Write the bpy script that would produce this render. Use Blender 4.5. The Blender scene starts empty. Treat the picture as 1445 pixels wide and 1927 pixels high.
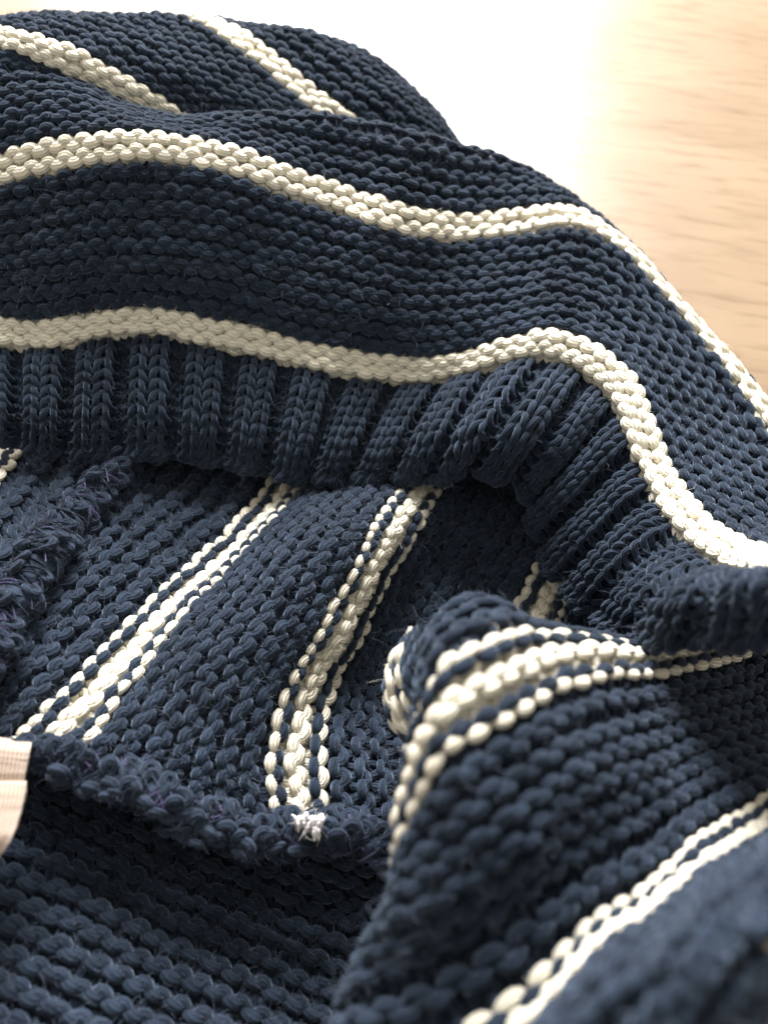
import bpy, math, random
import numpy as np
rng = np.random.default_rng(7)
random.seed(7)
scene = bpy.context.scene
COL = scene.collection

# ------------------------------------------------------------------ camera, light, exposure
CAM_H = 0.19
PITCH = math.radians(60.0)
VFOV = math.radians(62.0)
FPX = 963.5 / math.tan(VFOV / 2)          # focal length in photo pixels, used only to read sizes off the photo
cam_d = bpy.data.cameras.new('camera')
cam = bpy.data.objects.new('camera', cam_d)
COL.objects.link(cam)
cam.location = (0, 0, CAM_H)
cam.rotation_euler = (math.pi / 2 - PITCH, 0, 0)
cam_d.sensor_fit = 'VERTICAL'
cam_d.sensor_height = 24.0
cam_d.lens = 12.0 / math.tan(VFOV / 2)
cam_d.clip_start = 0.004
cam_d.clip_end = 50
cam_d.dof.use_dof = True
cam_d.dof.focus_distance = 0.178
cam_d.dof.aperture_fstop = cam_d.lens / 2.2
scene.camera = cam

world = bpy.data.worlds.new('World')
scene.world = world
world.use_nodes = True
bg = world.node_tree.nodes['Background']
bg.inputs[0].default_value = (1.0, 0.94, 0.84, 1)
bg.inputs[1].default_value = 0.74

win_d = bpy.data.lights.new('window_light', 'AREA')
win_d.shape = 'RECTANGLE'
win_d.size = 0.60
win_d.size_y = 0.84
win_d.energy = 94
win_d.color = (1.0, 0.97, 0.95)
win = bpy.data.objects.new('window_light', win_d)
COL.objects.link(win)
win.location = (-0.085, 1.25, 0.74)
from mathutils import Vector
win.rotation_euler = (Vector((0, 0.15, 0.03)) - win.location).to_track_quat('-Z', 'Y').to_euler()

scene.render.engine = 'CYCLES'
scene.view_settings.view_transform = 'Standard'
scene.view_settings.look = 'None'
scene.view_settings.exposure = 0.0
scene.view_settings.gamma = 1.0
scene.cycles.max_bounces = 6
scene.cycles.use_denoising = True

# ------------------------------------------------------------------ materials
def new_mat(name):
    m = bpy.data.materials.new(name)
    m.use_nodes = True
    nt = m.node_tree
    return m, nt, nt.nodes['Principled BSDF']

def yarn_mat(name, col, var, strands, sheen, sheen_col, bump, twist=0.35):
    """Loosely twisted many-strand cotton yarn: strands run along the UV of the tube."""
    m, nt, b = new_mat(name)
    N, L = nt.nodes, nt.links
    uv = N.new('ShaderNodeUVMap')
    sep = N.new('ShaderNodeSeparateXYZ')
    L.new(uv.outputs[0], sep.inputs[0])
    tw = N.new('ShaderNodeMath'); tw.operation = 'MULTIPLY_ADD'
    tw.inputs[1].default_value = twist
    L.new(sep.outputs[0], tw.inputs[0])
    vs = N.new('ShaderNodeMath'); vs.operation = 'MULTIPLY'; vs.inputs[1].default_value = strands
    L.new(sep.outputs[1], vs.inputs[0])
    L.new(vs.outputs[0], tw.inputs[2])
    geo = N.new('ShaderNodeTexCoord')
    nz = N.new('ShaderNodeTexNoise'); nz.inputs['Scale'].default_value = 900; nz.inputs['Detail'].default_value = 3
    L.new(geo.outputs['Object'], nz.inputs['Vector'])
    wob = N.new('ShaderNodeMath'); wob.operation = 'MULTIPLY_ADD'; wob.inputs[1].default_value = 0.5
    L.new(nz.outputs[0], wob.inputs[0]); L.new(tw.outputs[0], wob.inputs[2])
    fr = N.new('ShaderNodeMath'); fr.operation = 'MULTIPLY'; fr.inputs[1].default_value = 2 * math.pi
    L.new(wob.outputs[0], fr.inputs[0])
    sn = N.new('ShaderNodeMath'); sn.operation = 'SINE'
    L.new(fr.outputs[0], sn.inputs[0])
    ab = N.new('ShaderNodeMath'); ab.operation = 'MULTIPLY_ADD'; ab.inputs[1].default_value = 0.5; ab.inputs[2].default_value = 0.5
    L.new(sn.outputs[0], ab.inputs[0])
    pw = N.new('ShaderNodeMath'); pw.operation = 'POWER'; pw.inputs[1].default_value = 0.5
    L.new(ab.outputs[0], pw.inputs[0])
    # fine lint relief along the fibres
    mp = N.new('ShaderNodeMapping'); mp.inputs['Scale'].default_value = (3.0, 40.0, 1)
    L.new(uv.outputs[0], mp.inputs[0])
    nf = N.new('ShaderNodeTexNoise'); nf.inputs['Scale'].default_value = 2.5; nf.inputs['Detail'].default_value = 4
    L.new(mp.outputs[0], nf.inputs['Vector'])
    add = N.new('ShaderNodeMath'); add.operation = 'MULTIPLY_ADD'; add.inputs[1].default_value = 0.6
    L.new(nf.outputs[0], add.inputs[0]); L.new(pw.outputs[0], add.inputs[2])
    bp = N.new('ShaderNodeBump'); bp.inputs['Strength'].default_value = bump; bp.inputs['Distance'].default_value = 0.00032
    L.new(add.outputs[0], bp.inputs['Height'])
    L.new(bp.outputs[0], b.inputs['Normal'])
    # dye variation, plus painted shade in the gaps between strands
    nv = N.new('ShaderNodeTexNoise'); nv.inputs['Scale'].default_value = 260; nv.inputs['Detail'].default_value = 5
    L.new(geo.outputs['Object'], nv.inputs['Vector'])
    mx = N.new('ShaderNodeMix'); mx.data_type = 'RGBA'
    mx.inputs['A'].default_value = (*[c * (1 - var) for c in col], 1)
    mx.inputs['B'].default_value = (*[c * (1 + var) for c in col], 1)
    mr = N.new('ShaderNodeMapRange'); mr.inputs[1].default_value = 0.36; mr.inputs[2].default_value = 0.64
    avg = N.new('ShaderNodeMath'); avg.operation = 'MULTIPLY_ADD'; avg.inputs[1].default_value = 0.5
    hf = N.new('ShaderNodeMath'); hf.operation = 'MULTIPLY_ADD'; hf.inputs[1].default_value = 0.42
    st = N.new('ShaderNodeMath'); st.operation = 'MULTIPLY'; st.inputs[1].default_value = 0.10  # strand grooves get a darker tone: their shade is put into the colour
    L.new(pw.outputs[0], st.inputs[0]); L.new(st.outputs[0], hf.inputs[2])
    L.new(nf.outputs[0], hf.inputs[0]); L.new(nv.outputs[0], avg.inputs[0]); L.new(hf.outputs[0], avg.inputs[2])
    L.new(avg.outputs[0], mr.inputs[0]); L.new(mr.outputs[0], mx.inputs['Factor'])
    # slow fading of the dye over the garment
    nl = N.new('ShaderNodeTexNoise'); nl.inputs['Scale'].default_value = 34; nl.inputs['Detail'].default_value = 3
    L.new(geo.outputs['Object'], nl.inputs['Vector'])
    ml = N.new('ShaderNodeMapRange'); ml.inputs[1].default_value = 0.3; ml.inputs[2].default_value = 0.7
    ml.inputs[3].default_value = 1 - var * 0.35; ml.inputs[4].default_value = 1 + var * 0.35
    L.new(nl.outputs[0], ml.inputs[0])
    sc = N.new('ShaderNodeVectorMath'); sc.operation = 'SCALE'
    L.new(mx.outputs['Result'], sc.inputs[0]); L.new(ml.outputs[0], sc.inputs['Scale'])
    L.new(sc.outputs[0], b.inputs['Base Color'])
    b.inputs['Roughness'].default_value = 0.95
    b.inputs['Specular IOR Level'].default_value = 0.15
    b.inputs['Sheen Weight'].default_value = sheen
    b.inputs['Sheen Roughness'].default_value = 0.28
    b.inputs['Sheen Tint'].default_value = (*sheen_col, 1)
    return m

NAVY = yarn_mat('navy_cotton_yarn', (0.0142, 0.0218, 0.0360), 0.6, 8, 0.42, (0.32, 0.42, 0.56), 0.65)
CREAM = yarn_mat('cream_cotton_yarn', (0.76, 0.715, 0.59), 0.06, 10, 0.05, (1, 1, 1), 0.95, 0.2)
for _n in CREAM.node_tree.nodes:
    if _n.type == 'BSDF_PRINCIPLED':
        _n.inputs['Subsurface Weight'].default_value = 0.25
        _n.inputs['Subsurface Radius'].default_value = (1.0, 0.8, 0.6)
        _n.inputs['Subsurface Scale'].default_value = 0.0006
        _n.inputs['Specular IOR Level'].default_value = 0.08
SEAMY = yarn_mat('seam_cotton_yarn', (0.0185, 0.0275, 0.0450), 0.45, 6, 0.3, (0.34, 0.42, 0.58), 0.8)
PURPLE = yarn_mat('purple_thread', (0.070, 0.062, 0.135), 0.3, 3, 0.5, (0.5, 0.45, 0.75), 0.5)
WHITEFLUFF = yarn_mat('white_fluff', (0.82, 0.80, 0.82), 0.05, 4, 0.3, (1, 1, 1), 0.5)

def fibre_mat(name, col):
    m, nt, b = new_mat(name)
    b.inputs['Base Color'].default_value = (*col, 1)
    b.inputs['Roughness'].default_value = 0.7
    b.inputs['Specular IOR Level'].default_value = 0.3
    return m
NAVY_FIB = fibre_mat('navy_fibre', (0.085, 0.105, 0.15))
SEAM_FIB = fibre_mat('seam_fibre', (0.042, 0.056, 0.085))
CREAM_FIB = fibre_mat('cream_fibre', (0.82, 0.79, 0.72))
PURPLE_FIB = fibre_mat('purple_fibre', (0.10, 0.085, 0.19))

def backing_mat(name, col):
    m, nt, b = new_mat(name)
    N, L = nt.nodes, nt.links
    tc = N.new('ShaderNodeTexCoord')
    nz = N.new('ShaderNodeTexNoise'); nz.inputs['Scale'].default_value = 700
    L.new(tc.outputs['Object'], nz.inputs['Vector'])
    mx = N.new('ShaderNodeMix'); mx.data_type = 'RGBA'
    mx.inputs['A'].default_value = (*[c * .7 for c in col], 1)
    mx.inputs['B'].default_value = (*[c * 1.2 for c in col], 1)
    L.new(nz.outputs[0], mx.inputs['Factor']); L.new(mx.outputs['Result'], b.inputs['Base Color'])
    b.inputs['Roughness'].default_value = 1.0
    b.inputs['Specular IOR Level'].default_value = 0.05
    return m
NAVY_BACK = backing_mat('navy_knit_ground', (0.012, 0.017, 0.030))
CREAM_BACK = backing_mat('cream_knit_ground', (0.72, 0.67, 0.57))

# ------------------------------------------------------------------ helpers
W = 0.004            # stitch width, metres
CP = 0.002           # course (row) height of the garter knit
CAM = np.array([0, 0, CAM_H])
FW = np.array([0, math.cos(PITCH), -math.sin(PITCH)])
UP = np.array([0, math.sin(PITCH), math.cos(PITCH)])

def pt(x, y, d):
    """A point of the cloth: where it shows in the photo and how far it lies from the lens (mm)."""
    d = d / 1000.0
    return CAM + d * (FW + (x - 722.5) / FPX * np.array([1.0, 0, 0]) + (963.5 - y) / FPX * UP)

def tangents(k, P, axis):
    P = np.moveaxis(P, axis, 0)
    T = np.zeros_like(P)
    n = len(k)
    s = (P[1:] - P[:-1]) / (k[1:] - k[:-1]).reshape((-1,) + (1,) * (P.ndim - 1))
    for i in range(n):
        if i == 0: T[i] = s[0]
        elif i == n - 1: T[i] = s[-1]
        else:
            h0, h1 = k[i] - k[i - 1], k[i + 1] - k[i]
            T[i] = (s[i - 1] * h1 + s[i] * h0) / (h0 + h1)
    return np.moveaxis(T, 0, axis)

def herm(s):
    s2, s3 = s * s, s * s * s
    return (2 * s3 - 3 * s2 + 1, s3 - 2 * s2 + s, -2 * s3 + 3 * s2, s3 - s2)

class Cloth:
    """Smooth cloth surface through a net of points; rows are courses (v), columns are wales (u, in stitches)."""
    def __init__(self, rows, ref=None, su=None, urows=None):
        self.v = np.array([r[0] for r in rows], float)
        P = np.array([[pt(*p) for p in r[1]] for r in rows])       # [v,u,3]
        low_ = P[..., 2] < 0.0045                                   # what would sink into the floor lies on it
        k_ = (CAM_H - 0.0045) / (CAM_H - P[..., 2])
        P[low_] = (CAM + (P - CAM) * k_[..., None])[low_]
        if su is None:
            seg = np.linalg.norm(P[:, 1:] - P[:, :-1], axis=2) / W
            self.u = np.concatenate([[0], np.cumsum(np.median(seg if urows is None else seg[urows], axis=0))])
        else:
            self.u = np.array(su, float)
        self.P = P
        self.Tu = tangents(self.u, P, 1)
        self.Tv = tangents(self.v, P, 0)
        self.Tuv = tangents(self.v, self.Tu, 0)
        self.sgn = 1.0
        iu, iv = ref if ref else (len(self.u) // 2, len(self.v) // 2)
        p, n = self.ev(np.array([self.u[iu]]), np.array([self.v[iv]]))
        if np.dot(n[0], CAM - p[0]) < 0: self.sgn = -1.0
        su_ = np.linalg.norm(self.Tu, axis=2) / W; sv_ = np.linalg.norm(self.Tv, axis=2) / CP
    def raw(self, u, v):
        iu = np.clip(np.searchsorted(self.u, u) - 1, 0, len(self.u) - 2)
        iv = np.clip(np.searchsorted(self.v, v) - 1, 0, len(self.v) - 2)
        hu = self.u[iu + 1] - self.u[iu]; hv = self.v[iv + 1] - self.v[iv]
        s = (u - self.u[iu]) / hu; t = (v - self.v[iv]) / hv
        sc = np.clip(s, 0, 1); tc = np.clip(t, 0, 1)
        a = herm(sc); b = herm(tc)
        r = 0
        for m, (bi, bt) in enumerate(((0, 1), (2, 3))):
            for n_, (ai, at) in enumerate(((0, 1), (2, 3))):
                idx = (iv + m, iu + n_)
                r = r + (b[bi] * a[ai])[:, None] * self.P[idx] + (b[bi] * a[at] * hu)[:, None] * self.Tu[idx] \
                      + (b[bt] * a[ai] * hv)[:, None] * self.Tv[idx] + (b[bt] * a[at] * hu * hv)[:, None] * self.Tuv[idx]
        # straight continuation beyond the net
        eu = ((s - sc) * hu)[:, None]; ev_ = ((t - tc) * hv)[:, None]
        if np.any(eu) or np.any(ev_):
            ju = np.where(s > 1, iu + 1, iu); jv = np.where(t > 1, iv + 1, iv)
            r = r + eu * self.Tu[jv, ju] + ev_ * self.Tv[jv, ju]
        return r
    def ev(self, u, v):
        e = 0.05
        p = self.raw(u, v)
        du = self.raw(u + e, v) - self.raw(u - e, v)
        dv = self.raw(u, v + e) - self.raw(u, v - e)
        n = np.cross(du, dv)
        n /= np.linalg.norm(n, axis=1)[:, None] + 1e-12
        return p, n * self.sgn

def mesh_from(name, V, F, mats, parent, uvs=None, mat_idx=None, smooth=True):
    """V (n,3), F (m,4) quads -> one mesh object."""
    me = bpy.data.meshes.new(name)
    V = np.asarray(V, np.float32); F = np.asarray(F, np.int32)
    me.vertices.add(len(V)); me.vertices.foreach_set('co', V.ravel())
    me.loops.add(F.size); me.loops.foreach_set('vertex_index', F.ravel())
    me.polygons.add(len(F))
    me.polygons.foreach_set('loop_start', np.arange(0, F.size, F.shape[1], dtype=np.int32))
    me.polygons.foreach_set('loop_total', np.full(len(F), F.shape[1], np.int32))
    for m in mats: me.materials.append(m)
    if mat_idx is not None: me.polygons.foreach_set('material_index', np.asarray(mat_idx, np.int32))
    if smooth: me.polygons.foreach_set('use_smooth', np.ones(len(F), bool))
    if uvs is not None:
        l = me.uv_layers.new(name='UVMap')
        l.data.foreach_set('uv', np.asarray(uvs, np.float32).ravel())
    me.update(calc_edges=True)
    o = bpy.data.objects.new(name, me)
    COL.objects.link(o)
    o.parent = parent
    return o

def tube(C, R, NS=8, ref=None, flat=1.0):
    """Tube along centreline C (n,3) with radii R (n). ref (n,3): outward direction used to orient the ring."""
    n = len(C)
    T = np.gradient(C, axis=0)
    T /= np.linalg.norm(T, axis=1)[:, None] + 1e-12
    if ref is None: ref = np.tile(np.array([0.01, 0.02, 1.0]), (n, 1))
    B = np.cross(T, ref); B /= np.linalg.norm(B, axis=1)[:, None] + 1e-9
    Nn = np.cross(B, T)
    ang = np.arange(NS) / NS * 2 * math.pi
    V = C[:, None, :] + R[:, None, None] * (np.cos(ang)[None, :, None] * B[:, None, :] + flat * np.sin(ang)[None, :, None] * Nn[:, None, :])
    i = np.arange(n - 1)[:, None]; j = np.arange(NS)[None, :]
    a = i * NS + j; b = i * NS + (j + 1) % NS
    F = np.stack([a, b, b + NS, a + NS], axis=2).reshape(-1, 4)
    ln = np.concatenate([[0], np.cumsum(np.linalg.norm(np.diff(C, axis=0), axis=1))]) / (2 * np.mean(R))
    U0 = np.broadcast_to(ln[:-1][:, None], (n - 1, NS)); U1 = np.broadcast_to(ln[1:][:, None], (n - 1, NS))
    V0 = np.broadcast_to(np.arange(NS)[None, :] / NS, (n - 1, NS)); V1 = V0 + 1.0 / NS
    UV = np.stack([np.stack([U0, V0], -1), np.stack([U0, V1], -1), np.stack([U1, V1], -1), np.stack([U1, V0], -1)], axis=2).reshape(-1, 2)
    return V.reshape(-1, 3), F, UV

FUZZ = {}    # material -> list of (points, normals)
def fuzz_sample(key, V, NRM, n):
    if n <= 0 or len(V) == 0: return
    i = rng.integers(0, len(V), n)
    FUZZ.setdefault(key, []).append((V[i], NRM[i]))

def smooth_rand(n, k, amp):
    x = rng.normal(size=n + 2 * k)
    x = np.convolve(x, np.ones(k) / math.sqrt(k), 'same')[k:k + n]
    return x * amp

def wobble(u, v):
    """Uneven tension: the cloth is never quite flat."""
    return 0.00022 * (np.sin(u * 0.83 + 1.7 * np.sin(v * 0.21)) + np.sin(v * 0.37 + u * 0.29 + 2.0) + 0.7 * np.sin(u * 1.9 - v * 0.47))

def knit_row(cloth, j, u0, u1, sj, sj1, mat, name, parent, h=0.88, a=0.175, d=0.28, rad=0.285, seg=18, NS=8,
             fuzz=6, fkey='navy', macro=None, umap=None, loose=1.0, colsign=None, cp=CP, scale=1.0):
    """One course of yarn: loops up (heads) and down (feet), heads and feet on the face given by sj1 / sj."""
    n_st = max(1, int(round(u1 - u0)))
    t = np.arange(n_st * seg + 1) / seg            # in stitches
    th = 2 * math.pi * t
    k = np.minimum(t.astype(int), n_st - 1)
    ji = smooth_rand(2 * n_st + 4, 1, 1.0)
    def per(amp):                                  # smooth per-half-stitch irregularity
        r = rng.normal(size=2 * n_st + 4) * amp * loose
        x = 2 * t
        i = x.astype(int); f = x - i; f = f * f * (3 - 2 * f)
        return r[i] * (1 - f) + r[i + 1] * f
    uu = u0 + t + a * np.sin(2 * th) + per(0.045)
    vv = j + 0.22 * np.sin((u0 + t) * 0.61 + j * 0.09) * np.sin((u0 + t) * 0.17 + j * 0.05 + 1) + h * np.cos(th) + per(0.085) + smooth_rand(len(t), seg * 5, 0.10) * 0.3 * loose
    if colsign is None:
        z = d * (0.5 * (sj + sj1) * np.cos(2 * th) + 0.5 * (sj1 - sj) * np.cos(th))
    else:
        s = colsign(u0 + t)
        z = d * s * np.cos(2 * th)
    z = z + per(0.022)
    r = rad * (1 + 0.13 * np.cos(2 * th)) * (1 + per(0.05))
    if umap is not None: uu = umap(uu)
    P, N = cloth.ev(uu, vv)
    off = z * W * scale + wobble(uu, vv)
    if macro is not None: off = off + macro(uu, vv)
    C = P + N * off[:, None]
    V, F, UV = tube(C, r * W * scale, NS, N, 0.76)
    UV[:, 0] += rng.random() * 20
    o = mesh_from(name, V, F, [mat], parent, UV)
    nr = V - np.repeat(C, NS, axis=0)
    nr /= np.linalg.norm(nr, axis=1)[:, None] + 1e-12
    fuzz_sample(fkey, V, nr, int(fuzz * n_st))
    if fkey == 'navy': fuzz_sample('cream', V, nr, int(rng.random() + 0.02 * n_st))
    return o

def empty(name, loc):
    o = bpy.data.objects.new(name, None)
    COL.objects.link(o)
    o.location = loc
    return o

def sheet(cloth, name, u0, u1, v0, v1, mats, parent, off=-0.25, step_u=0.7, step_v=1.0, stripe=None, macro=None, vlim=None):
    nu = int((u1 - u0) / step_u) + 2; nv = int((v1 - v0) / step_v) + 2
    us = np.linspace(u0, u1, nu); vs = np.linspace(v0, v1, nv)
    U, V_ = np.meshgrid(us, vs)
    P, N = cloth.ev(U.ravel(), V_.ravel())
    o_ = np.full(len(P), off * W)
    if macro is not None: o_ = o_ + macro(U.ravel(), V_.ravel())
    P = P + N * o_[:, None]
    i = np.arange(nv - 1)[:, None]; j = np.arange(nu - 1)[None, :]
    A = i * nu + j
    F = np.stack([A, A + 1, A + nu + 1, A + nu], axis=2).reshape(-1, 4)
    uc = ((us[:-1] + us[1:]) / 2)[None, :].repeat(nv - 1, 0).ravel()
    vc = ((vs[:-1] + vs[1:]) / 2)[:, None].repeat(nu - 1, 1).ravel()
    keep = np.ones(len(F), bool)
    if vlim is not None: keep = vlim(uc, vc)
    mi = np.zeros(len(F), int)
    if stripe is not None: mi = np.array([1 if stripe(v) else 0 for v in vc])
    return mesh_from(name, P, F[keep], mats, parent, None, mi[keep])

# ------------------------------------------------------------------ floor
def floor_mat():
    m, nt, b = new_mat('light_oak_laminate')
    N, L = nt.nodes, nt.links
    tc = N.new('ShaderNodeTexCoord')
    mp = N.new('ShaderNodeMapping'); mp.inputs['Rotation'].default_value = (0, 0, math.radians(12))
    L.new(tc.outputs['Object'], mp.inputs[0])
    m1 = N.new('ShaderNodeMapping'); m1.inputs['Scale'].default_value = (16, 44, 1)
    L.new(mp.outputs[0], m1.inputs[0])
    n1 = N.new('ShaderNodeTexNoise'); n1.inputs['Scale'].default_value = 1.0; n1.inputs['Detail'].default_value = 6; n1.inputs['Distortion'].default_value = 0.6
    L.new(m1.outputs[0], n1.inputs['Vector'])
    m2 = N.new('ShaderNodeMapping'); m2.inputs['Scale'].default_value = (55, 340, 1)
    L.new(mp.outputs[0], m2.inputs[0])
    n2 = N.new('ShaderNodeTexNoise'); n2.inputs['Scale'].default_value = 1.0; n2.inputs['Detail'].default_value = 4
    L.new(m2.outputs[0], n2.inputs['Vector'])
    n3 = N.new('ShaderNodeTexNoise'); n3.inputs['Scale'].default_value = 14
    L.new(mp.outputs[0], n3.inputs['Vector'])
    r1 = N.new('ShaderNodeValToRGB')
    r1.color_ramp.elements[0].position = 0.30; r1.color_ramp.elements[0].color = (0.215, 0.150, 0.092, 1)
    r1.color_ramp.elements[1].position = 0.62; r1.color_ramp.elements[1].color = (0.265, 0.192, 0.124, 1)
    L.new(n1.outputs[0], r1.inputs[0])
    r2 = N.new('ShaderNodeValToRGB')
    r2.color_ramp.elements[0].position = 0.30; r2.color_ramp.elements[0].color = (0.72, 0.68, 0.64, 1)
    r2.color_ramp.elements[1].position = 0.50; r2.color_ramp.elements[1].color = (1, 1, 1, 1)
    L.new(n2.outputs[0], r2.inputs[0])
    mx = N.new('ShaderNodeMix'); mx.data_type = 'RGBA'; mx.blend_type = 'MULTIPLY'; mx.inputs['Factor'].default_value = 0.8
    L.new(r1.outputs[0], mx.inputs['A']); L.new(r2.outputs[0], mx.inputs['B'])
    L.new(mx.outputs['Result'], b.inputs['Base Color'])
    rr = N.new('ShaderNodeMapRange'); rr.inputs[3].default_value = 0.27; rr.inputs[4].default_value = 0.38
    L.new(n3.outputs[0], rr.inputs[0]); L.new(rr.outputs[0], b.inputs['Roughness'])
    b.inputs['Specular IOR Level'].default_value = 0.5
    bp = N.new('ShaderNodeBump'); bp.inputs['Strength'].default_value = 0.15; bp.inputs['Distance'].default_value = 0.0003
    L.new(n2.outputs[0], bp.inputs['Height']); L.new(bp.outputs[0], b.inputs['Normal'])
    return m
fl = mesh_from('floor', [(-2.5, -2, 0), (2.5, -2, 0), (2.5, 3, 0), (-2.5, 3, 0)], [(0, 1, 2, 3)], [floor_mat()], None, smooth=False)
fl['kind'] = 'structure'
fl['label'] = 'pale peach oak laminate floor with window glare'

# ------------------------------------------------------------------ the sweater
sw = empty('knitted_sweater', (0, 0.12, 0.0))
bpy.context.view_layer.update()
sw['label'] = 'crumpled navy garter knit sweater with cream stripes and ribbed hem on wooden floor'
sw['category'] = 'sweater'

class Part:
    pass
def to_sw(o):
    o.parent = sw
    o.matrix_parent_inverse = sw.matrix_world.inverted()

# ---- outer body: hem stripe (courses 0-3), navy, stripe (20-23), crest, back folds with stripes (40-43, 60-63)
outer_rows = [
 (-1.2, [(-120,662,208),(0,655,207),(100,655,206),(200,637,206),(300,632,206),(400,655,207),(500,676,208),(600,698,208),(700,718,210),(798,722,210),(872,708,208),(940,690,206),(1016,675,203),(1082,698,199),(1138,748,193),(1172,812,187),(1205,895,181),(1245,970,172),(1315,1045,160),(1380,1082,147),(1440,1100,134),(1520,1120,124)]),
 (2, [(-120,625,207),(0,618,206),(100,620,205),(200,603,205),(300,598,205),(400,621,206),(500,641,207),(600,664,207),(700,684,209),(800,690,209),(880,678,208),(950,655,206),(1030,640,203),(1103,662,198),(1165,716,192),(1207,790,186),(1240,876,180),(1280,950,172),(1343,1012,161),(1402,1048,149),(1460,1072,137),(1540,1095,127)]),
 (8, [(-120,540,205),(0,530,203),(102,522,201),(205,505,200),(309,504,200),(412,522,201),(514,548,203),(614,575,204),(714,598,205),(816,608,208),(900,600,209),(972,585,209),(1045,572,208),(1122,600,206),(1195,665,202),(1252,748,197),(1300,838,190),(1352,925,180),(1420,990,170),(1480,1030,160),(1535,1060,150),(1610,1085,142)]),
 (15, [(-120,430,202),(0,420,200),(106,404,198),(212,385,197),(320,388,197),(426,408,199),(530,440,202),(630,470,205),(730,500,205),(834,516,211),(920,510,215),(992,498,217),(1062,490,218),(1140,520,217),(1215,590,214),(1292,690,209),(1355,785,202),(1420,880,192),(1495,960,181),(1550,1000,171),(1610,1030,160),(1690,1060,150)]),
 (22, [(-120,335,200),(0,312,198),(110,284,196),(220,270,195),(330,279,196),(440,299,199),(545,336,203),(645,369,207),(745,403,206),(850,425,214),(940,419,221),(1012,408,225),(1066,404,227),(1128,432,226),(1207,499,223),(1302,604,219),(1386,704,214),(1468,806,206),(1550,905,196),(1620,980,184),(1680,1010,172),(1760,1040,160)]),
 (28, [(-120,262,200),(0,235,198),(110,212,198),(222,226,199),(335,243,200),(450,250,203),(556,275,207),(658,300,211),(758,325,210),(862,350,219),(950,350,227),(1020,354,233),(1072,374,238),(1125,428,239),(1196,506,238),(1284,618,235),(1366,722,230),(1448,826,222),(1530,925,212),(1660,1000,200),(1720,1030,188),(1800,1060,175)]),
 (33, [(-120,190,200),(0,172,199),(112,168,201),(224,204,203),(337,231,205),(455,228,208),(560,224,213),(665,238,216),(768,256,217),(868,284,226),(950,308,235),(1012,340,243),(1050,385,248),(1085,465,248),(1150,560,246),(1232,680,242),(1310,785,236),(1390,890,228),(1470,990,218),(1670,1040,222),(1740,1070,208),(1820,1100,195)]),
 (37, [(-100,130,202),(18,122,202),(122,147,206),(226,192,210),(328,234,215),(432,258,225),(540,250,237),(655,270,241),(765,295,243),(865,325,250),(940,350,258),(1000,385,264),(1030,420,258),(1040,520,254),(1100,620,250),(1175,740,245),(1250,845,238),(1470,930,270),(1570,1020,258),(1660,1080,242),(1740,1110,228),(1820,1140,215)]),
 (42, [(-60,66,203),(40,79,202),(136,113,204),(229,162,208),(319,212,213),(402,258,222),(500,300,238),(620,330,250),(740,350,258),(850,375,268),(920,400,274),(975,435,280),(1025,475,286),(1085,535,290),(1165,630,294),(1260,750,294),(1350,870,288),(1450,980,280),(1550,1070,266),(1640,1120,250),(1720,1150,236),(1800,1180,224)]),
 (48, [(-10,50,214),(85,46,212),(177,64,211),(272,110,211),(363,162,214),(450,218,219),(548,286,229),(660,345,244),(765,380,258),(860,410,270),(930,440,280),(985,470,286),(1035,510,290),(1090,570,294),(1170,660,298),(1260,780,298),(1350,900,292),(1450,1010,284),(1550,1100,270),(1640,1150,254),(1720,1180,240),(1800,1210,228)]),
 (55, [(70,46,232),(160,40,226),(240,40,221),(328,76,219),(416,128,219),(500,190,222),(590,255,228),(690,320,238),(780,370,250),(860,420,266),(930,450,280),(985,480,286),(1035,520,290),(1090,580,294),(1170,670,298),(1260,790,298),(1350,910,292),(1450,1020,284),(1550,1110,270),(1640,1160,254),(1720,1190,240),(1800,1220,228)]),
 (62, [(140,70,255),(235,58,246),(315,42,236),(398,46,228),(476,92,226),(555,157,227),(636,216,230),(725,285,238),(805,350,248),(870,420,262),(930,460,280),(985,490,286),(1035,530,290),(1090,590,294),(1170,680,298),(1260,800,298),(1350,920,292),(1450,1030,284),(1550,1120,270),(1640,1170,254),(1720,1200,240),(1800,1230,228)]),
 (69, [(200,110,280),(300,90,270),(385,70,258),(465,58,246),(540,64,238),(624,108,236),(704,165,238),(780,228,243),(845,310,252),(890,400,264),(940,460,282),(985,500,288),(1035,540,292),(1090,600,296),(1170,690,300),(1260,810,300),(1350,930,294),(1450,1040,286),(1550,1130,272),(1640,1180,256),(1720,1210,242),(1800,1240,230)]),
 (75, [(240,150,298),(340,125,290),(430,100,280),(515,85,268),(595,84,258),(672,102,252),(748,155,252),(812,220,254),(862,300,262),(900,400,274),(940,470,286),(985,510,290),(1035,550,294),(1090,610,298),(1170,700,302),(1260,820,302),(1350,940,296),(1450,1050,288),(1550,1140,274),(1640,1190,258),(1720,1220,244),(1800,1250,232)]),
 (84, [(260,200,305),(360,175,300),(450,150,295),(540,130,290),(630,125,284),(705,140,280),(772,185,276),(825,240,274),(868,310,276),(900,400,280),(940,480,290),(985,520,294),(1035,560,298),(1090,620,300),(1170,710,304),(1260,830,304),(1350,950,298),(1450,1060,290),(1550,1150,276),(1640,1200,260),(1720,1230,246),(1800,1260,234)]),
]
OUT = Cloth(outer_rows, ref=(4, 2), urows=[1, 2])
def stripe_of(v):                       # four cream courses in every twenty
    return (v % 20) < 3.6 or (v % 20) > 19.6
def course_cream(j): return (j % 20) in (0, 1, 2, 3)

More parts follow.
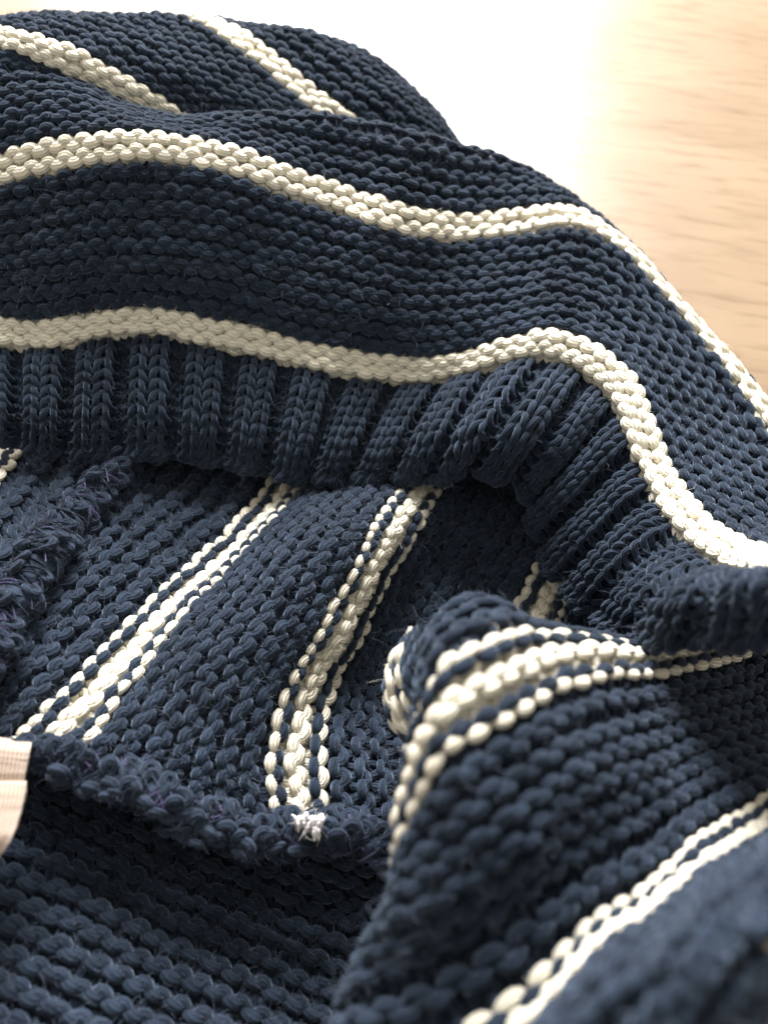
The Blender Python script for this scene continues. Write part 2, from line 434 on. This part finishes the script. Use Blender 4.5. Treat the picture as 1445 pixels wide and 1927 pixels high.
UE = OUT.u[-1]
def u_end_outer(j):
    if j <= 26: return UE - 0.5
    if j <= 36: return OUT.u[19] - (j - 26) * 0.6
    if j <= 44: return OUT.u[12]
    return OUT.u[9] + 1
body = sheet(OUT, 'outer_body', 0, UE, -1.5, 84, [NAVY_BACK, CREAM_BACK], None, stripe=lambda v: stripe_of(v), step_u=1.0,
             vlim=lambda u, v: (v < 36) | ((v < 44) & (u < OUT.u[12])) | (u < OUT.u[9] + 1))
to_sw(body)
for j in range(0, 84):
    c = course_cream(j)
    s = 1 if j % 2 == 1 else -1
    knit_row(OUT, j, 0, u_end_outer(j), s, -s, CREAM if c else NAVY, 'cream_yarn_row' if c else 'navy_yarn_row', body,
             fuzz=5 if c else 24, fkey='cream' if c else 'navy', rad=0.31 if c else 0.258, d=0.28 if c else 0.34, h=0.88 if c else 0.85, seg=14 if j > 44 else 18, loose=1.35)

# ---- ribbed hem
rib_bot = [(-120,822,205),(0,828,204),(95,848,204),(190,851,204),(292,850,204),(385,860,205),(470,878,206),(552,894,206),(625,899,206),(700,899,205),(762,896,203),(815,899,201),(876,880,198),(940,890,197),(998,925,200),(1012,985,201),(1038,1062,197),(1088,1125,187),(1150,1182,168),(1215,1212,148),(1345,1200,128),(1500,1190,114)]
top = outer_rows[0][1]
mid1, mid2, tuck = [], [], []
bul = [0,0,0,0,0,0,0,0,0,1,3,5,7,6,3,2,1,2,4,7,8,8]
for i, (a_, b_) in enumerate(zip(top, rib_bot)):
    m = lambda f: tuple(a_[q] * (1 - f) + b_[q] * f for q in range(3))
    x1 = m(0.35); x2 = m(0.7)
    lift = [0,0,0,0,0,0,0,0,0,0,0,0,0,0,0,0,0,-8,-22,-40,-52,-50][i]
    mid1.append((x1[0], x1[1] + lift * .8, x1[2] - 2 - bul[i] * .8)); mid2.append((x2[0], x2[1] + lift, x2[2] - 3 - bul[i]))
NR = 10
# rib courses count downwards: v = 0 at the hem edge, NR at the stripe
RIB = Cloth([(0, rib_bot), (NR * .3, mid2), (NR * .65, mid1), (NR, top)], ref=(4, 1), su=OUT.u)
RCP = 0.0030
RP, RK = 3.3, 2.4
def rib_phase(u): return (u + 0.9) % RP
def knitness(u):
    p = rib_phase(u)                      # 0..2 knit, 2..4 purl
    e = 0.28
    s = lambda x: 1 / (1 + np.exp(-x / 0.10))
    return s(p - 0.0) * s(RK - p) + s(p - RP)
def rib_macro(u, v):
    k = knitness(u)
    p = rib_phase(u)
    dome = np.clip(1 - ((p - RK / 2) / (RK * .53)) ** 2, 0, 1)
    fade = np.clip((NR + 0.6 - v) / 2.5, 0, 1)
    return (k * 0.0008 + dome * 0.0010 - (1 - k) * 0.0024) * (0.25 + 0.75 * fade) * (1 - 0.45 * np.clip((u - OUT.u[17]) / 4, 0, 1)) - 0.0012 * (1 - fade)
def rib_umap(u):                          # knit wales spread, purl wales squeeze
    return u + 0.0 * u
hem = sheet(RIB, 'ribbed_hem', 0, UE, 0.2, NR + 0.5, [NAVY_BACK], None, off=-0.2, step_u=0.25, step_v=0.8, macro=rib_macro)
to_sw(hem)
def rib_block(p0, p1, name, knit):
    VV, FF, UU, base = [], [], [], 0
    nv_, nn_ = [], []
    for j in range(0, NR):
        seg = 14
        n = int(round((p1 - p0) * seg))
        t = np.linspace(p0, p1, n + 1)
        # wales of this block: knit wales are centred so that two whole V's sit on the rib
        th = 2 * math.pi * (t - p0) * (2.0 / (p1 - p0)) + math.pi
        aa = 0.045 if knit else 0.06
        r_ = rng.normal(size=12)
        x = (t - p0) * 4; i = x.astype(int); f = x - i
        per = r_[i] * (1 - f) + r_[i + 1] * f
        uu = t + aa * np.sin(2 * th) + per * 0.02
        vv = j + 0.35 + 0.68 * np.cos(th) + 0.07 * per
        s = -1.0 if knit else 1.0
        z = 0.19 * s * np.cos(2 * th)
        P, N = RIB.ev(uu, vv)
        C = P + N * (z * W + rib_macro(uu, vv))[:, None]
        V, F, UV = tube(C, (0.20 if knit else 0.20) * W * (1 + 0.05 * per), 8, N, 0.95)
        UV[:, 0] += rng.random() * 20
        VV.append(V); FF.append(F + base); UU.append(UV); base += len(V)
        nr = V - np.repeat(C, 8, axis=0); nr /= np.linalg.norm(nr, axis=1)[:, None]
        nn_.append(nr)
    o = mesh_from(name, np.concatenate(VV), np.concatenate(FF), [NAVY], hem, np.concatenate(UU))
    fuzz_sample('navy', np.concatenate(VV), np.concatenate(nn_), int(300 if knit else 120))
p = -0.9
while p < UE + 1:
    if p >= 0: rib_block(p, p + RK, 'rib', True)
    if p + RK >= 0: rib_block(p + RK, p + RP, 'rib_groove', False)
    p += RP
# cast-on edge: a lumpy two-strand rope that follows the ribs
def rope(C, N, r_core, r_strand, turns, name, mat, parent, n_str=2, wob=0.25, fz=0, fkey='navy'):
    VV, FF, UU, base = [], [], [], 0
    T = np.gradient(C, axis=0); T /= np.linalg.norm(T, axis=1)[:, None]
    B = np.cross(T, N); B /= np.linalg.norm(B, axis=1)[:, None]
    n = len(C)
    for s in range(n_str):
        ph = np.linspace(0, turns * 2 * math.pi, n) + s * 2 * math.pi / n_str + smooth_rand(n, 15, 0.25)
        rr = r_core * (1 + smooth_rand(n, 9, wob))
        cc = C + rr[:, None] * (np.cos(ph)[:, None] * B + np.sin(ph)[:, None] * N)
        V, F, UV = tube(cc, r_strand * (1 + smooth_rand(n, 6, 0.08)), 7, N)
        VV.append(V); FF.append(F + base); UU.append(UV); base += len(V)
    VV = np.concatenate(VV)
    o = mesh_from(name, VV, np.concatenate(FF), [mat], parent, np.concatenate(UU))
    if fz: fuzz_sample(fkey, VV, np.tile(N, (len(VV) // n + 1, 1))[:len(VV)] + rng.normal(size=VV.shape) * .6, fz)
    return o
ue = np.linspace(0, UE - 0.5, 900)
P, N = RIB.ev(ue, np.full_like(ue, -0.15))
C = P + N * (rib_macro(ue, ue * 0) * 0.9 + smooth_rand(900, 12, 0.0002))[:, None]
rope(C, N, 0.0008, 0.0011, UE * 0.9, 'cast_on_edge', NAVY, hem, fz=1600)

# ---- inner body: wrong side of the back seen past the hem; stripe centres at v = 0, 20, -20, 42
inner_rows = [
 (-34, [(1150,1560,190),(1150,1440,196),(1170,1320,203),(1210,1220,210),(1250,1130,217),(1290,1050,224),(1330,960,234),(1370,880,248)]),
 (-26, [(1000,1560,188),(1000,1440,194),(1030,1320,201),(1080,1210,208),(1120,1120,215),(1160,1035,222),(1200,950,232),(1240,870,247)]),
 (-20, [(900,1560,184),(900,1440,191),(930,1320,199),(985,1200,207),(1030,1105,214),(1070,1020,220),(1110,940,230),(1150,860,245)]),
 (-12, [(790,1575,172),(785,1440,182),(760,1320,197),(815,1208,207),(880,1090,212),(945,995,214),(985,920,225),(1030,850,242)]),
 (-6, [(680,1580,160),(664,1448,168),(658,1308,184),(712,1200,196),(775,1075,203),(835,985,207),(880,910,219),(930,845,239)]),
 (0, [(562,1562,157),(546,1440,162),(572,1285,170),(640,1175,177),(700,1052,186),(745,975,195),(795,908,211),(850,840,236)]),
 (5, [(440,1540,153),(440,1430,156),(480,1275,163),(560,1155,170),(630,1025,180),(680,955,192),(730,905,212),(790,835,237)]),
 (10, [(310,1490,150),(332,1415,153),(385,1270,160),(465,1145,169),(545,1030,181),(605,960,195),(655,905,215),(720,830,237)]),
 (15, [(175,1455,148),(225,1385,152),(300,1265,161),(390,1145,173),(478,1050,187),(545,972,200),(598,905,217),(655,830,237)]),
 (20, [(62,1420,147),(128,1352,152),(225,1245,163),(318,1146,176),(418,1062,190),(488,985,203),(548,905,218),(600,830,237)]),
 (27, [(-60,1350,147),(10,1270,154),(110,1170,167),(210,1065,182),(310,975,200),(385,900,216),(445,825,232),(500,750,250)]),
 (33, [(-110,1270,151),(-30,1190,159),(60,1080,173),(150,985,190),(235,890,211),(305,805,228),(365,730,244),(420,655,260)]),
 (42, [(-285,1130,160),(-205,1040,172),(-115,940,192),(-35,855,212),(40,770,228),(115,685,242),(175,610,255),(225,540,270)]),
 (52, [(-380,1040,170),(-300,950,184),(-210,850,204),(-120,770,222),(-40,690,236),(30,600,250),(90,530,262),(140,460,275)]),
]
INN = Cloth(inner_rows, ref=(3, 6))
def inner_cream(j):                     # cream courses -2..1, 18..21, -22..-19, 40..43
    return j in (-2, -1, 0, 1, 18, 19, 20, 21, -22, -21, -20, -19, 40, 41, 42, 43)
inn = sheet(INN, 'inner_body', 0, INN.u[-1], -34, 52, [NAVY_BACK, CREAM_BACK], None, off=-0.3,
            stripe=lambda v: inner_cream(int(round(v))) and inner_cream(int(round(v - .9))) and inner_cream(int(round(v + .9))))
to_sw(inn)
for j in range(-33, 51):
    c = inner_cream(j)
    s = 1 if j % 2 == 0 else -1
    knit_row(INN, j, 0.0, INN.u[-1], s, -s, CREAM if c else NAVY, 'cream_yarn_row' if c else 'navy_yarn_row', inn,
             fuzz=6 if c else 44, fkey='cream' if c else 'navy', rad=(0.30 if j in (-1, 0, 19, 20, -21, -20, 41, 42) else 0.25) if c else 0.262, a=0.19, d=0.30 if c else 0.33, h=0.88 if c else 0.84, loose=1.4)

# ---- front fold: the near part of the inner side, out of focus; stripe centres v = 0 and 20
fold_rows = [
 (-20, [(900,1500,165),(870,1440,165),(850,1330,165),(850,1260,165),(900,1210,172),(1000,1230,182),(1150,1255,198),(1300,1230,212),(1420,1180,225)]),
 (-14, [(860,1480,150),(830,1400,150),(815,1290,150),(825,1205,152),(885,1165,158),(1000,1205,170),(1150,1238,190),(1300,1225,205),(1420,1175,218)]),
 (-9, [(830,1470,141),(815,1390,135),(806,1290,132),(822,1200,134),(885,1143,139),(1010,1188,153),(1150,1222,174),(1310,1218,193),(1420,1172,208)]),
 (-4, [(800,1470,132),(796,1400,119),(808,1318,111),(842,1243,110),(920,1186,115),(1025,1190,130),(1180,1217,152),(1318,1211,174),(1420,1170,196)]),
 (0, [(790,1610,127),(765,1550,112),(800,1432,106),(850,1346,105),(940,1291,109),(1050,1248,121),(1187,1243,142),(1320,1236,162),(1420,1200,184)]),
 (5, [(768,1730,124),(745,1680,108),(826,1573,102),(905,1488,102),(1003,1422,107),(1115,1372,118),(1240,1340,136),(1368,1310,154),(1460,1266,174)]),
 (10, [(735,1840,120),(705,1785,106),(838,1685,101),(948,1602,102),(1052,1528,107),(1165,1470,116),(1280,1426,130),(1408,1387,146),(1502,1331,163)]),
 (14, [(690,1950,116),(668,1880,106),(810,1800,102),(950,1712,103),(1062,1634,107),(1180,1565,114),(1292,1506,124),(1422,1452,138),(1520,1395,154)]),
 (17.3, [(650,2070,110),(652,2010,101),(868,1950,98),(1008,1850,100),(1105,1757,104),(1212,1680,109),(1312,1604,116),(1420,1532,126),(1525,1455,140)]),
 (20, [(670,2150,107),(690,2090,98),(895,2018,95),(1035,1906,97),(1128,1806,100),(1232,1726,105),(1332,1648,111),(1435,1572,120),(1540,1495,133)]),
 (23, [(710,2220,100),(740,2150,91),(925,2060,87),(1060,1948,88),(1152,1845,90),(1255,1762,94),(1353,1682,99),(1455,1604,107),(1558,1526,119)]),
 (27, [(740,2260,86),(780,2190,79),(945,2075,75),(1075,1955,75),(1180,1860,76),(1280,1776,79),(1378,1695,83),(1478,1616,90),(1580,1540,99)]),
 (32, [(820,2380,84),(870,2280,77),(1020,2150,71),(1130,2025,69),(1218,1930,69),(1304,1844,70),(1392,1764,73),(1488,1686,78),(1600,1616,86)]),
 (36, [(880,2460,102),(930,2360,92),(1080,2220,82),(1190,2085,77),(1272,1985,76),(1350,1895,76),(1436,1815,79),(1530,1735,84),(1645,1665,93)]),
 (43, [(900,2480,130),(960,2380,118),(1100,2240,107),(1215,2105,102),(1300,2005,101),(1380,1915,101),(1465,1835,103),(1560,1755,108),(1670,1690,116)]),
]
FLD = Cloth(fold_rows, ref=(3, 6))
FLD = Cloth(fold_rows, ref=(3, 6), su=FLD.u * 1.06)
def fold_cream(j): return j in (-2, -1, 0, 1, 18, 19, 20, -22, -21, -20, -19)
fld = sheet(FLD, 'front_fold', 0, FLD.u[-1], -20, 43, [NAVY_BACK, CREAM_BACK], None, off=-0.3, vlim=lambda u, v: (v < 33) | (u < FLD.u[6] - 0.3),
            stripe=lambda v: fold_cream(int(round(v))) and fold_cream(int(round(v - .9))) and fold_cream(int(round(v + .9))))
to_sw(fld)
for j in range(-19, 43):
    c = fold_cream(j)
    s = 1 if j % 2 == 0 else -1
    knit_row(FLD, j, 0.0, FLD.u[-1] if j < 33 else FLD.u[6] - 0.3, s, -s, CREAM if c else NAVY, 'cream_yarn_row' if c else 'navy_yarn_row', fld, scale=0.9,
             fuzz=4 if c else 14, fkey='cream' if c else 'navy', rad=(0.30 if j in (19, 20) else 0.29 if j in (-1, 0) else 0.245) if c else 0.245, a=0.20, d=0.32 if c else (0.38 if j < 23 else 0.55), h=0.87 if c else 0.82, loose=1.05)

# ---- cheek of the fold where the stripe turns out of the valley
cheek_rows = [
 (-6, [(800,1230,165),(772,1265,165),(768,1310,163),(785,1360,160),(830,1410,156)]),
 (-2, [(785,1215,152),(752,1260,150),(745,1310,147),(765,1360,144),(812,1405,141)]),
 (2, [(790,1195,142),(768,1245,139),(768,1295,136),(790,1345,133),(828,1385,131)]),
 (6, [(805,1185,137),(795,1235,134),(800,1285,131),(820,1330,129),(845,1365,129)]),
 (10, [(830,1180,137),(828,1230,135),(834,1275,134),(848,1315,135),(870,1350,137)]),
]
CHK = Cloth(cheek_rows, ref=(2, 2))
chk = sheet(CHK, 'fold_cheek', 0, CHK.u[-1], -6, 10, [NAVY_BACK], None, off=-0.3)
to_sw(chk)
for j in range(-5, 10):
    c = j in (-2, -1, 0, 1)
    s = 1 if j % 2 == 0 else -1
    knit_row(CHK, j, 0.0, CHK.u[-1], s, -s, CREAM if c else NAVY, 'cream_yarn_row' if c else 'navy_yarn_row', chk,
             fuzz=3 if c else 10, fkey='cream' if c else 'navy', rad=0.30 if c else 0.285)

# ---- lower panel beyond the cross seam
low_rows = [
 (-16, [(-150,1080,182),(60,1170,184),(260,1260,185),(460,1350,185),(650,1430,184),(820,1480,182),(980,1520,180)]),
 (-8, [(-130,1255,172),(70,1345,173),(270,1435,174),(470,1525,175),(655,1598,174),(820,1645,172),(980,1690,170)]),
 (0, [(-120,1415,158),(85,1505,159),(285,1595,161),(485,1685,163),(665,1755,163),(820,1800,160),(980,1845,157)]),
 (8, [(-110,1605,142),(95,1695,143),(295,1790,145),(495,1880,147),(672,1950,148),(820,1990,147),(980,2030,145)]),
 (16, [(-100,1825,129),(100,1920,129),(300,2015,130),(500,2105,131),(680,2170,132),(830,2210,132),(980,2250,131)]),
 (22, [(-100,2010,122),(100,2105,121),(300,2200,121),(500,2290,122),(680,2350,123),(830,2390,124),(980,2430,124)]),
]
LOW = Cloth(low_rows, ref=(2, 3))
low = sheet(LOW, 'lower_body', 0, LOW.u[-1], -16, 22, [NAVY_BACK], None, off=-0.3)
to_sw(low)
for j in range(-15, 22):
    s = 1 if j % 2 == 0 else -1
    knit_row(LOW, j, 0.0, LOW.u[-1], s, -s, NAVY, 'navy_yarn_row', low, fuzz=22, rad=0.258, d=0.36, h=0.81, loose=1.15)

# ------------------------------------------------------------------ overlocked seams
def path(pts, n):
    P = np.array([pt(*p) for p in pts])
    k = np.concatenate([[0], np.cumsum(np.linalg.norm(np.diff(P, axis=0), axis=1))])
    T = tangents(k, P, 0)
    x = np.linspace(0, k[-1], n)
    i = np.clip(np.searchsorted(k, x) - 1, 0, len(k) - 2)
    h = k[i + 1] - k[i]; s = (x - k[i]) / h
    a = herm(s)
    return a[0][:, None] * P[i] + (a[1] * h)[:, None] * T[i] + a[2][:, None] * P[i + 1] + (a[3] * h)[:, None] * T[i + 1], k[-1]

def seam(name, pts, widths, label, lumps, n_loops, fz):
    n = 260
    C, length = path(pts, n)
    view = CAM - C; view /= np.linalg.norm(view, axis=1)[:, None]
    T = np.gradient(C, axis=0); T /= np.linalg.norm(T, axis=1)[:, None]
    up = view * 0.6 + np.array([0, 0, 1]) * 0.6
    B = np.cross(T, up); B /= np.linalg.norm(B, axis=1)[:, None]
    Nn = np.cross(B, T)
    wd = np.interp(np.linspace(0, 1, n), np.linspace(0, 1, len(widths)), widths) / 1000
    wd = wd * (1 + smooth_rand(n, 10, 0.10))
    C = C + B * smooth_rand(n, 12, 0.0005)[:, None] + Nn * smooth_rand(n, 12, 0.0005)[:, None]
    ref = Nn
    V, F, UV = tube(C, wd * 0.42, 12, ref, 0.75)
    V = V + rng.normal(size=V.shape) * 0.00012
    core = mesh_from(name, V, F, [SEAMY], None, UV)
    to_sw(core)
    core['label'] = label
    groups = {'overlock_thread': (SEAMY, n_loops, 0.00020, 'seam'), 'purple_thread': (PURPLE, int(n_loops * 0.7), 0.00012, 'purple')}
    for gname, (mat, cnt, rad, fk) in groups.items():
        VV, FF, UU, base = [], [], [], 0
        for q in range(cnt):
            i = rng.integers(3, n - 4)
            a0 = rng.normal(0.1, 0.35); a1 = rng.normal(math.pi - 0.1, 0.35)
            if gname == 'purple_thread':
                a0 = rng.uniform(0, 2.4); a1 = a0 + rng.uniform(0.3, 0.9)
            ph = np.linspace(a0, a1, 12)
            sl = rng.normal(0, 0.0030)
            if gname == 'purple_thread': sl *= 0.35
            rr = wd[i] * 0.43 + rng.normal(0.00015, 0.00012) + (0.00012 if gname == 'purple_thread' else 0)
            cc = C[i] + rr * (np.cos(ph)[:, None] * B[i] + 0.82 * np.sin(ph)[:, None] * Nn[i]) + T[i] * (np.linspace(-1, 1, 12) * sl + 0.0004 * np.sin(ph * 3 + q))[:, None]
            cc = cc + rng.normal(size=3) * 0.0001
            Vt, Ft, Ut = tube(cc, np.full(12, rad * rng.uniform(.7, 1.3)), 6, np.tile(Nn[i], (12, 1)))
            VV.append(Vt); FF.append(Ft + base); UU.append(Ut); base += len(Vt)
        VV = np.concatenate(VV)
        o = mesh_from(gname, VV, np.concatenate(FF), [mat], core, np.concatenate(UU))
        o['kind'] = 'stuff'
        nr = VV - C[np.argmin(((VV[::20, None, :] - C[None, ::4, :]) ** 2).sum(-1), axis=1).repeat(20)[:len(VV)] * 4]
        nr /= np.linalg.norm(nr, axis=1)[:, None] + 1e-9
        fuzz_sample(fk, VV, nr, fz if fk == 'seam' else fz // 3)
    # yarn ends curled up under the overlock
    for q in range(lumps):
        i = int((q + 0.5) / lumps * (n - 8)) + 4 + rng.integers(-2, 3)
        m = 22
        p0 = rng.uniform(0.15, 2.9)                       # where round the ridge the loop end sits
        out = np.cos(p0) * B[i] + 0.8 * np.sin(p0) * Nn[i]; out /= np.linalg.norm(out)
        tang = np.cross(T[i], out)
        rot = rng.uniform(-1.1, 1.1)
        e1 = T[i] * math.cos(rot) + tang * math.sin(rot); e2 = np.cross(out, e1)
        ph = np.linspace(-0.6, math.pi + 0.6, m)
        sz = rng.uniform(.8, 1.2) * 0.0011
        cc = C[i] + out * wd[i] * 0.40 + sz * (np.cos(ph)[:, None] * e1 + 1.15 * np.sin(ph)[:, None] * e2) + out * (0.0009 * np.sin(ph))[:, None]
        Vt, Ft, Ut = tube(cc, 0.00090 * rng.uniform(.8, 1.15) * np.clip(np.sin(np.linspace(.2, math.pi - .2, m)), 0, 1) ** .35, 8, np.tile(out, (m, 1)))
        mesh_from('yarn_end', Vt, Ft, [SEAMY], core, Ut)
        nr = Vt - cc.repeat(8, axis=0)
        fuzz_sample('seam', Vt, nr / (np.linalg.norm(nr, axis=1)[:, None] + 1e-9), 60)
    return core

seam1 = seam('side_seam', [(310,790,226),(245,862,209),(190,920,197),(130,985,184),(75,1060,170),(25,1140,160),(-30,1230,150),(-80,1320,143)],
             [6.0, 6.5, 7.5, 9, 10, 11, 11], 'fuzzy overlocked navy and purple side seam beside the hem', 60, 110, 2200)
seam2 = seam('cross_seam', [(10,1408,141),(70,1428,143),(150,1448,144),(230,1468,145),(300,1497,145),(360,1540,147),(430,1558,149),(500,1578,150),(560,1572,151),(640,1580,152),(720,1590,154),(800,1600,158)],
             [5.5, 6.5, 7.5, 7.5, 7, 7, 7, 7, 7], 'lumpy overlocked navy and purple seam next to the care label', 84, 110, 2200)

# ------------------------------------------------------------------ care label
def tag_mat():
    m, nt, b = new_mat('cream_label_ribbon')
    N, L = nt.nodes, nt.links
    uv = N.new('ShaderNodeUVMap')
    wv = N.new('ShaderNodeTexWave'); wv.inputs['Scale'].default_value = 7; wv.inputs['Distortion'].default_value = 0.15; wv.inputs['Detail'].default_value = 2
    L.new(uv.outputs[0], wv.inputs['Vector'])
    nz = N.new('ShaderNodeTexNoise'); nz.inputs['Scale'].default_value = 60
    L.new(uv.outputs[0], nz.inputs['Vector'])
    mx = N.new('ShaderNodeMix'); mx.data_type = 'RGBA'
    mx.inputs['A'].default_value = (0.33, 0.245, 0.19, 1); mx.inputs['B'].default_value = (0.47, 0.375, 0.305, 1)
    L.new(wv.outputs[1], mx.inputs['Factor'])
    L.new(mx.outputs['Result'], b.inputs['Base Color'])
    b.inputs['Roughness'].default_value = 0.8
    b.inputs['Sheen Weight'].default_value = 0.2
    ad = N.new('ShaderNodeMath'); ad.operation = 'ADD'
    L.new(wv.outputs[1], ad.inputs[0]); L.new(nz.outputs[0], ad.inputs[1])
    bp = N.new('ShaderNodeBump'); bp.inputs['Strength'].default_value = 0.9; bp.inputs['Distance'].default_value = 0.0002
    L.new(ad.outputs[0], bp.inputs['Height']); L.new(bp.outputs[0], b.inputs['Normal'])
    return m
TAG = tag_mat()
def ribbon(name, rows, parent, thick=0.0005):
    ks = np.arange(len(rows), dtype=float)
    P = np.array([[pt(*p) for p in r] for r in rows])
    ns = 40; nu = 14
    T = tangents(ks, P, 0)
    x = np.linspace(0, ks[-1], ns); i = np.clip(x.astype(int), 0, len(rows) - 2); s = x - i
    a = herm(s)
    R = a[0][:, None, None] * P[i] + a[1][:, None, None] * T[i] + a[2][:, None, None] * P[i + 1] + a[3][:, None, None] * T[i + 1]
    w = np.linspace(0, 1, nu)
    G = R[:, 0][:, None] * (1 - w)[None, :, None] + R[:, 1][:, None] * w[None, :, None]      # ns,nu,3
    du = np.gradient(G, axis=1); dv = np.gradient(G, axis=0)
    Nn = np.cross(du, dv); Nn /= np.linalg.norm(Nn, axis=2)[..., None] + 1e-12
    if np.sum(Nn * (CAM - G)) < 0: Nn = -Nn
    G = G + Nn * (smooth_rand(ns * nu, 9, 0.00006).reshape(ns, nu))[..., None]
    top_ = G + Nn * thick / 2; bot = G - Nn * thick / 2
    V = np.concatenate([top_.reshape(-1, 3), bot.reshape(-1, 3)])
    F, UV = [], []
    M = ns * nu
    def q(a_, b_, c_, d_, uva): F.append((a_, b_, c_, d_)); UV.extend(uva)
    for r in range(ns - 1):
        for c in range(nu - 1):
            A = r * nu + c
            uv4 = [(c / nu, r / ns * 2), ((c + 1) / nu, r / ns * 2), ((c + 1) / nu, (r + 1) / ns * 2), (c / nu, (r + 1) / ns * 2)]
            q(A, A + 1, A + nu + 1, A + nu, uv4); q(M + A, M + A + nu, M + A + nu + 1, M + A + 1, [uv4[0], uv4[3], uv4[2], uv4[1]])
    for r in range(ns - 1):
        for c in (0, nu - 1):
            A = r * nu + c
            q(A, A + nu, M + A + nu, M + A, [(0, 0)] * 4)
    for c in range(nu - 1):
        for r in (0, ns - 1):
            A = r * nu + c
            q(A, A + 1, M + A + 1, M + A, [(0, 0)] * 4)
    return mesh_from(name, V, F, [TAG], parent, UV)
tag1 = ribbon('care_label', [[(-110,1372,140),(60,1400,140)],[(-112,1390,136),(58,1412,136)],[(-115,1430,134.5),(52,1440,134.5)],[(-118,1470,134),(45,1475,134)],[(-120,1500,136),(40,1505,136)]], None)
to_sw(tag1)
tag1['label'] = 'folded peach and cream care label sewn into the seam'
ribbon('label_fold', [[(-115,1490,136),(44,1495,136)],[(-117,1473,133),(50,1474,133)],[(-117,1482,131),(50,1484,131)],[(-120,1530,129),(40,1530,129)],[(-125,1590,127),(22,1580,127)],[(-130,1640,128),(-8,1622,128)]], tag1)

# white fluff where the stripe is caught in the seam
def fluff(pts, r, name, parent, mat):
    C, l = path(pts, 30)
    R = np.interp(np.linspace(0, 1, 30), [0, .2, .8, 1], [r * .5, r, r * .8, r * .2]) * (1 + smooth_rand(30, 3, .15))
    V, F, UV = tube(C, R, 8)
    o = mesh_from(name, V, F, [mat], parent, UV)
    nr = V - C.repeat(8, axis=0)
    fuzz_sample('cream', V, nr / (np.linalg.norm(nr, axis=1)[:, None] + 1e-9), 4)
    return o
for q in range(26):
    x0, y0 = rng.uniform(548, 606), rng.uniform(1530, 1552)
    ang = rng.normal(math.pi / 2, 0.5); ln = rng.uniform(12, 34) * (1.5 if q < 3 else 1)
    x1, y1 = x0 + ln * math.cos(ang) * .8, y0 + ln * math.sin(ang)
    b_ = rng.normal(0, 5)
    fluff([(x0, y0, 148), ((x0 + x1) / 2 + b_, (y0 + y1) / 2 - 3, 145), (x1, y1, 146.5)], rng.uniform(.0002, .00045), 'white_yarn_end', seam2, WHITEFLUFF)

# ------------------------------------------------------------------ loose fibres (fuzz)
def make_fuzz(key, mat, lmin, lmax, rad):
    if key not in FUZZ: return
    P = np.concatenate([a for a, b in FUZZ[key]]); N = np.concatenate([b for a, b in FUZZ[key]])
    n = len(P); K = 6
    L = rng.uniform(lmin, lmax, n) * (1 + (rng.random(n) < 0.12) * 1.6)
    D = N * 0.7 + rng.normal(size=(n, 3)) * 0.7
    D /= np.linalg.norm(D, axis=1)[:, None]
    curl = rng.normal(size=(n, 3)); curl -= (curl * D).sum(1)[:, None] * D
    curl /= np.linalg.norm(curl, axis=1)[:, None]
    c2 = np.cross(D, curl)
    bend = rng.normal(0.0, 0.9, n)[:, None]
    pts = np.zeros((n, K, 3))
    for k in range(K):
        s = k / (K - 1)
        pts[:, k] = P + L[:, None] * (D * s * (1 - 0.35 * s) + curl * bend * s * s * 0.6 + c2 * np.sin(s * 4 + bend) * 0.12 * s)
    pts[..., 2] = np.maximum(pts[..., 2], 0.001)
    cu = bpy.data.hair_curves.new('loose_fibres')
    cu.add_curves([K] * n)
    cu.attributes['position'].data.foreach_set('vector', pts.astype(np.float32).ravel())
    at = cu.attributes.get('radius') or cu.attributes.new('radius', 'FLOAT', 'POINT')
    r = np.tile(np.linspace(rad, rad * .4, K), n).astype(np.float32)
    at.data.foreach_set('value', r)
    cu.materials.append(mat)
    o = bpy.data.objects.new('loose_fibres', cu)
    COL.objects.link(o)
    to_sw(o)
    o['kind'] = 'stuff'
make_fuzz('navy', NAVY_FIB, 0.0008, 0.0020, 0.000034)
make_fuzz('seam', SEAM_FIB, 0.0006, 0.0012, 0.000024)
make_fuzz('cream', CREAM_FIB, 0.0006, 0.0015, 0.000026)
make_fuzz('purple', PURPLE_FIB, 0.0004, 0.0009, 0.000020)

# parts were built in world space: keep them there under their parents
bpy.context.view_layer.update()
0 and print('tris', sum(len(o.data.polygons) * 2 for o in bpy.data.objects if o.type == 'MESH'), 'objs', len(bpy.data.objects))
